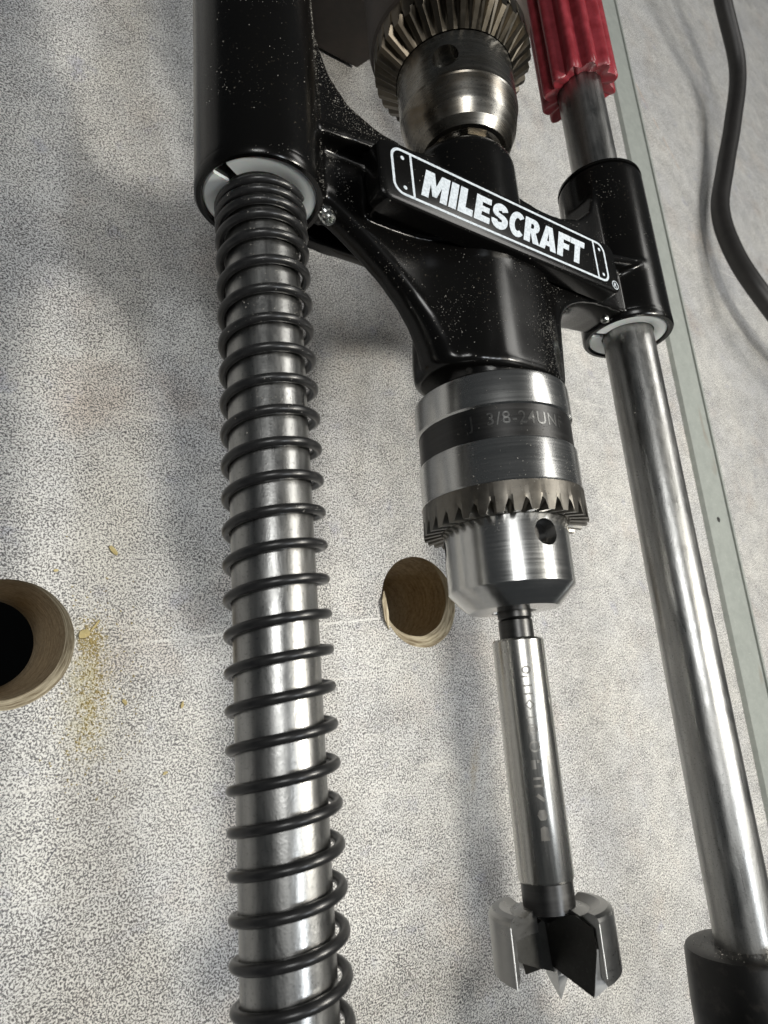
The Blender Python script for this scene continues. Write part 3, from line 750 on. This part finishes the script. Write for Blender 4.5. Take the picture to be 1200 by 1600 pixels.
# ------------------------------------------------------------------ zinc strip lying on the bench
strip = thing('metal_strip', (240, 50, -60), 'flat grey zinc strip lying on the bench alongside the right hand rod', 'metal strip')
bm = bmesh.new()
def sx_at(y_): return 229.6+(y_-50)*.004
hull(bm, [Vector((sx_at(y_)+dx_, y_, -ZG+dz)) for y_ in (-330, 560) for dx_, dz in ((0, .05), (.4, 2.0), (16.6, 2.0), (16.9, .05))])
build('flat_bar', bm, 'zinc', strip, 20)
bm = bmesh.new()
hull(bm, [Vector((sx_at(y_)+dx_, y_, -ZG+dz)) for y_ in (-330, 560) for dx_, dz in ((17.5, .05), (17.6, 2.4), (18.9, 2.4), (19.1, .05))])
build('edge_lip', bm, 'zinc', strip, 20)
bm = bmesh.new()
lathe(bm, 0, 0, [(1.2, 0), (1.2, .05)], 20)
for v in bm.verts: x, y_, z = v.co; v.co = Vector((237.6+x, -22.5+z, -ZG+2.01+y_))
build('rivet_hole', bm, 'floor', strip, 20)
rebase(strip, (240, 50, -60))

# ------------------------------------------------------------------ power cord
ctrl = [(240, 520, 5), (268, 430, -8), (296, 340, -20), (314, 291, -30), (331, 258, -38), (322, 218, -45), (309, 186, -49), (293, 151, -50.5), (287, 118, -46), (294, 89, -40), (330, 66, -40), (420, 50, -48), (520, 40, -53)]
def catmull(c, n=14):
    out = []; V = [Vector(p) for p in c]; V = [V[0]*2-V[1]]+V+[V[-1]*2-V[-2]]
    for i in range(1, len(V)-2):
        for k in range(n):
            t = k/n; a, b, d, e = V[i-1], V[i], V[i+1], V[i+2]
            out.append(.5*((2*b)+(d-a)*t+(2*a-5*b+4*d-e)*t*t+(3*b-a-3*d+e)*t**3))
    out.append(V[-2]); return out
bm = bmesh.new(); tube(bm, catmull(ctrl), 4.7, 20)
cord = build('electric_cable', bm, 'cord', None, 60)
tag(cord, 'black rubber electric cable curving across the bench at the upper right', 'cable')

# ------------------------------------------------------------------ small debris
rnd = random.Random(5)
def chip(x, y, size, rot, label, thick=.35, asp=.5, seed=0):
    rr = random.Random(seed); n = 7; pts_ = []
    for k in range(n):
        a = 2*PI*k/n; r_ = size*(.7+.5*rr.random()); pts_.append((r_*math.cos(a), r_*asp*math.sin(a)))
    bm = bmesh.new(); c0, s0 = math.cos(rot), math.sin(rot)
    P2 = [(x+a*c0-b*s0, y+a*s0+b*c0) for a, b in pts_]
    lo = [bm.verts.new((a, b, -ZG+.05)) for a, b in P2]; hi = [bm.verts.new((a*.96+x*.04, b*.96+y*.04, -ZG+.05+thick*(.6+.8*rr.random()))) for a, b in P2]
    bm.faces.new(lo[::-1]); c_ = bm.verts.new((x, y, -ZG+thick*1.3))
    for k in range(n):
        bm.faces.new((lo[k], lo[(k+1) % n], hi[(k+1) % n], hi[k])); bm.faces.new((hi[k], hi[(k+1) % n], c_))
    tag(build('wood_chip', bm, 'sawdust', None, 10), label, 'wood chip', 'pale wood chips scattered near the bored holes')
chip(-14.6, -68.6, 1.5, .5, 'largest pale wood chip, at the top of the sawdust beside the left hole', .7, .6, 1)
chip(-12.6, -67.0, 1.6, .9, 'sliver of wood pointing up and right from the sawdust beside the left hole', .3, .16, 2)
chip(-9.2, -50.6, 1.5, -.9, 'pale wood chip lying alone above the sawdust patch, left of the spring', .4, .45, 3)
chip(-6.2, -82.6, .9, -.8, 'small wood chip lying between the sawdust patch and the spring', .4, .5, 4)
chip(6.0, -84.0, .8, 1.3, 'small wood chip lying close to the left side of the spring', .4, .4, 5)
chip(-20.6, -55.4, .6, .1, 'tiny wood chip lying just above the left hole', .3, .5, 6)
chip(2.4, -97.6, .7, .4, 'tiny wood chip lying on the bare bench lower left of the spring', .3, .5, 7)

def grains(name, pts_, mat, smin, smax, seed, label, cat):
    rr = random.Random(seed); V = []; F = []
    for p_, nrm in pts_:
        s0 = (smin+(smax-smin)*rr.random()**2.5)
        i = len(V)
        for q_ in ((1, 0, -.35), (-.6, .8, -.35), (-.5, -.85, -.35), (.1, .05, .8)):
            V.append(p_+Vector(q_)*s0*(.6+.8*rr.random())*MM)
        F += [(i, i+1, i+3), (i+1, i+2, i+3), (i+2, i, i+3), (i, i+2, i+1)]
    me = bpy.data.meshes.new(name); me.from_pydata(V, [], F); me.materials.append(M[mat])
    o = bpy.data.objects.new(name, me); col.objects.link(o)
    return tag(o, label, cat, kind='stuff')
pp = []
for _ in range(1700):
    if rnd.random() < .28: cx, cy = rnd.gauss(-13.2, 1.5), rnd.gauss(-69.5, 2.0)
    elif rnd.random() < .75: t = rnd.gauss(0, .5); cx, cy = -12.2-2.0*t*t+rnd.gauss(0, 1.9), -80+t*13+rnd.gauss(0, 2)
    else: cx, cy = rnd.gauss(-12, 6), rnd.gauss(-80, 11)
    if math.hypot(cx+29, cy+70.2) < 13.4 or cx < -24: continue
    pp.append((P(cx, cy, -ZG+.05), None))
grains('sawdust', pp, 'sawdust', .09, .46, 3, 'fine yellow sawdust spilled on the bench beside the left hole', 'sawdust')
# grit settled on the upward faces of the guide (found by dropping rays)
dg = bpy.context.evaluated_depsgraph_get()
def bvh_of(obs):
    V = []; F = []
    for o in obs:
        mw = o.matrix_world if o.parent is None else Matrix.Translation(o.parent.location if o.parent.parent is None else o.parent.parent.location) @ Matrix.Identity(4)
        b0 = len(V); V += [mw @ v.co for v in o.data.vertices]; F += [[b0+i for i in p.vertices] for p in o.data.polygons]
    return BVHTree.FromPolygons(V, F)
tree = bvh_of([o for o in guide.children if o.data] )
pp = []; tries = 0
def drop(x, y_):
    hit = tree.ray_cast(P(x, y_, 60), Vector((0, 0, -1)))
    if hit[0] is not None and hit[1].z > .25 and hit[0].z > .045: pp.append((hit[0], hit[1]))
while len(pp) < 11000 and tries < 130000:
    tries += 1
    x = rnd.uniform(-12, 117); y_ = rnd.uniform(-60, 50)
    dn = .5+.5*noise.noise(Vector((x*.11, y_*.11, 1.3)))
    w_ = dn**5*1.6
    if 8 < x < 30 and y_ > 14: w_ = 1.0*max(0, 1-abs((x-8)-(50-y_)*.45)/12)
    if 10 < x < 22 and -2 < y_ < 14: w_ += .35*max(0, 1-abs(x-13-(12-y_)*.35)/3)
    if 30 < x < 70 and y_ < 0: w_ *= 1.6
    if x < 9 and y_ < 0: w_ = dn**2*.7*max(0, 1+y_/70)
    if x > 86: w_ *= .25
    if y_ < -29: w_ = dn**4*.8
    if 17 < x < 84 and -1.3 < y_ < 12: w_ *= .35
    if rnd.random() < w_: drop(x, y_)
for _ in range(420):
    a = rnd.random()*2*PI; r_ = 6.5+rnd.random()**2*5
    pp.append((P(S+r_*math.cos(a), -141.0+rnd.random()*.1, r_*math.sin(a)), None))
grains('grit', pp, 'grit', .035, .17, 9, 'fine pale grit settled on the black casting and the spring of the guide', 'grit')
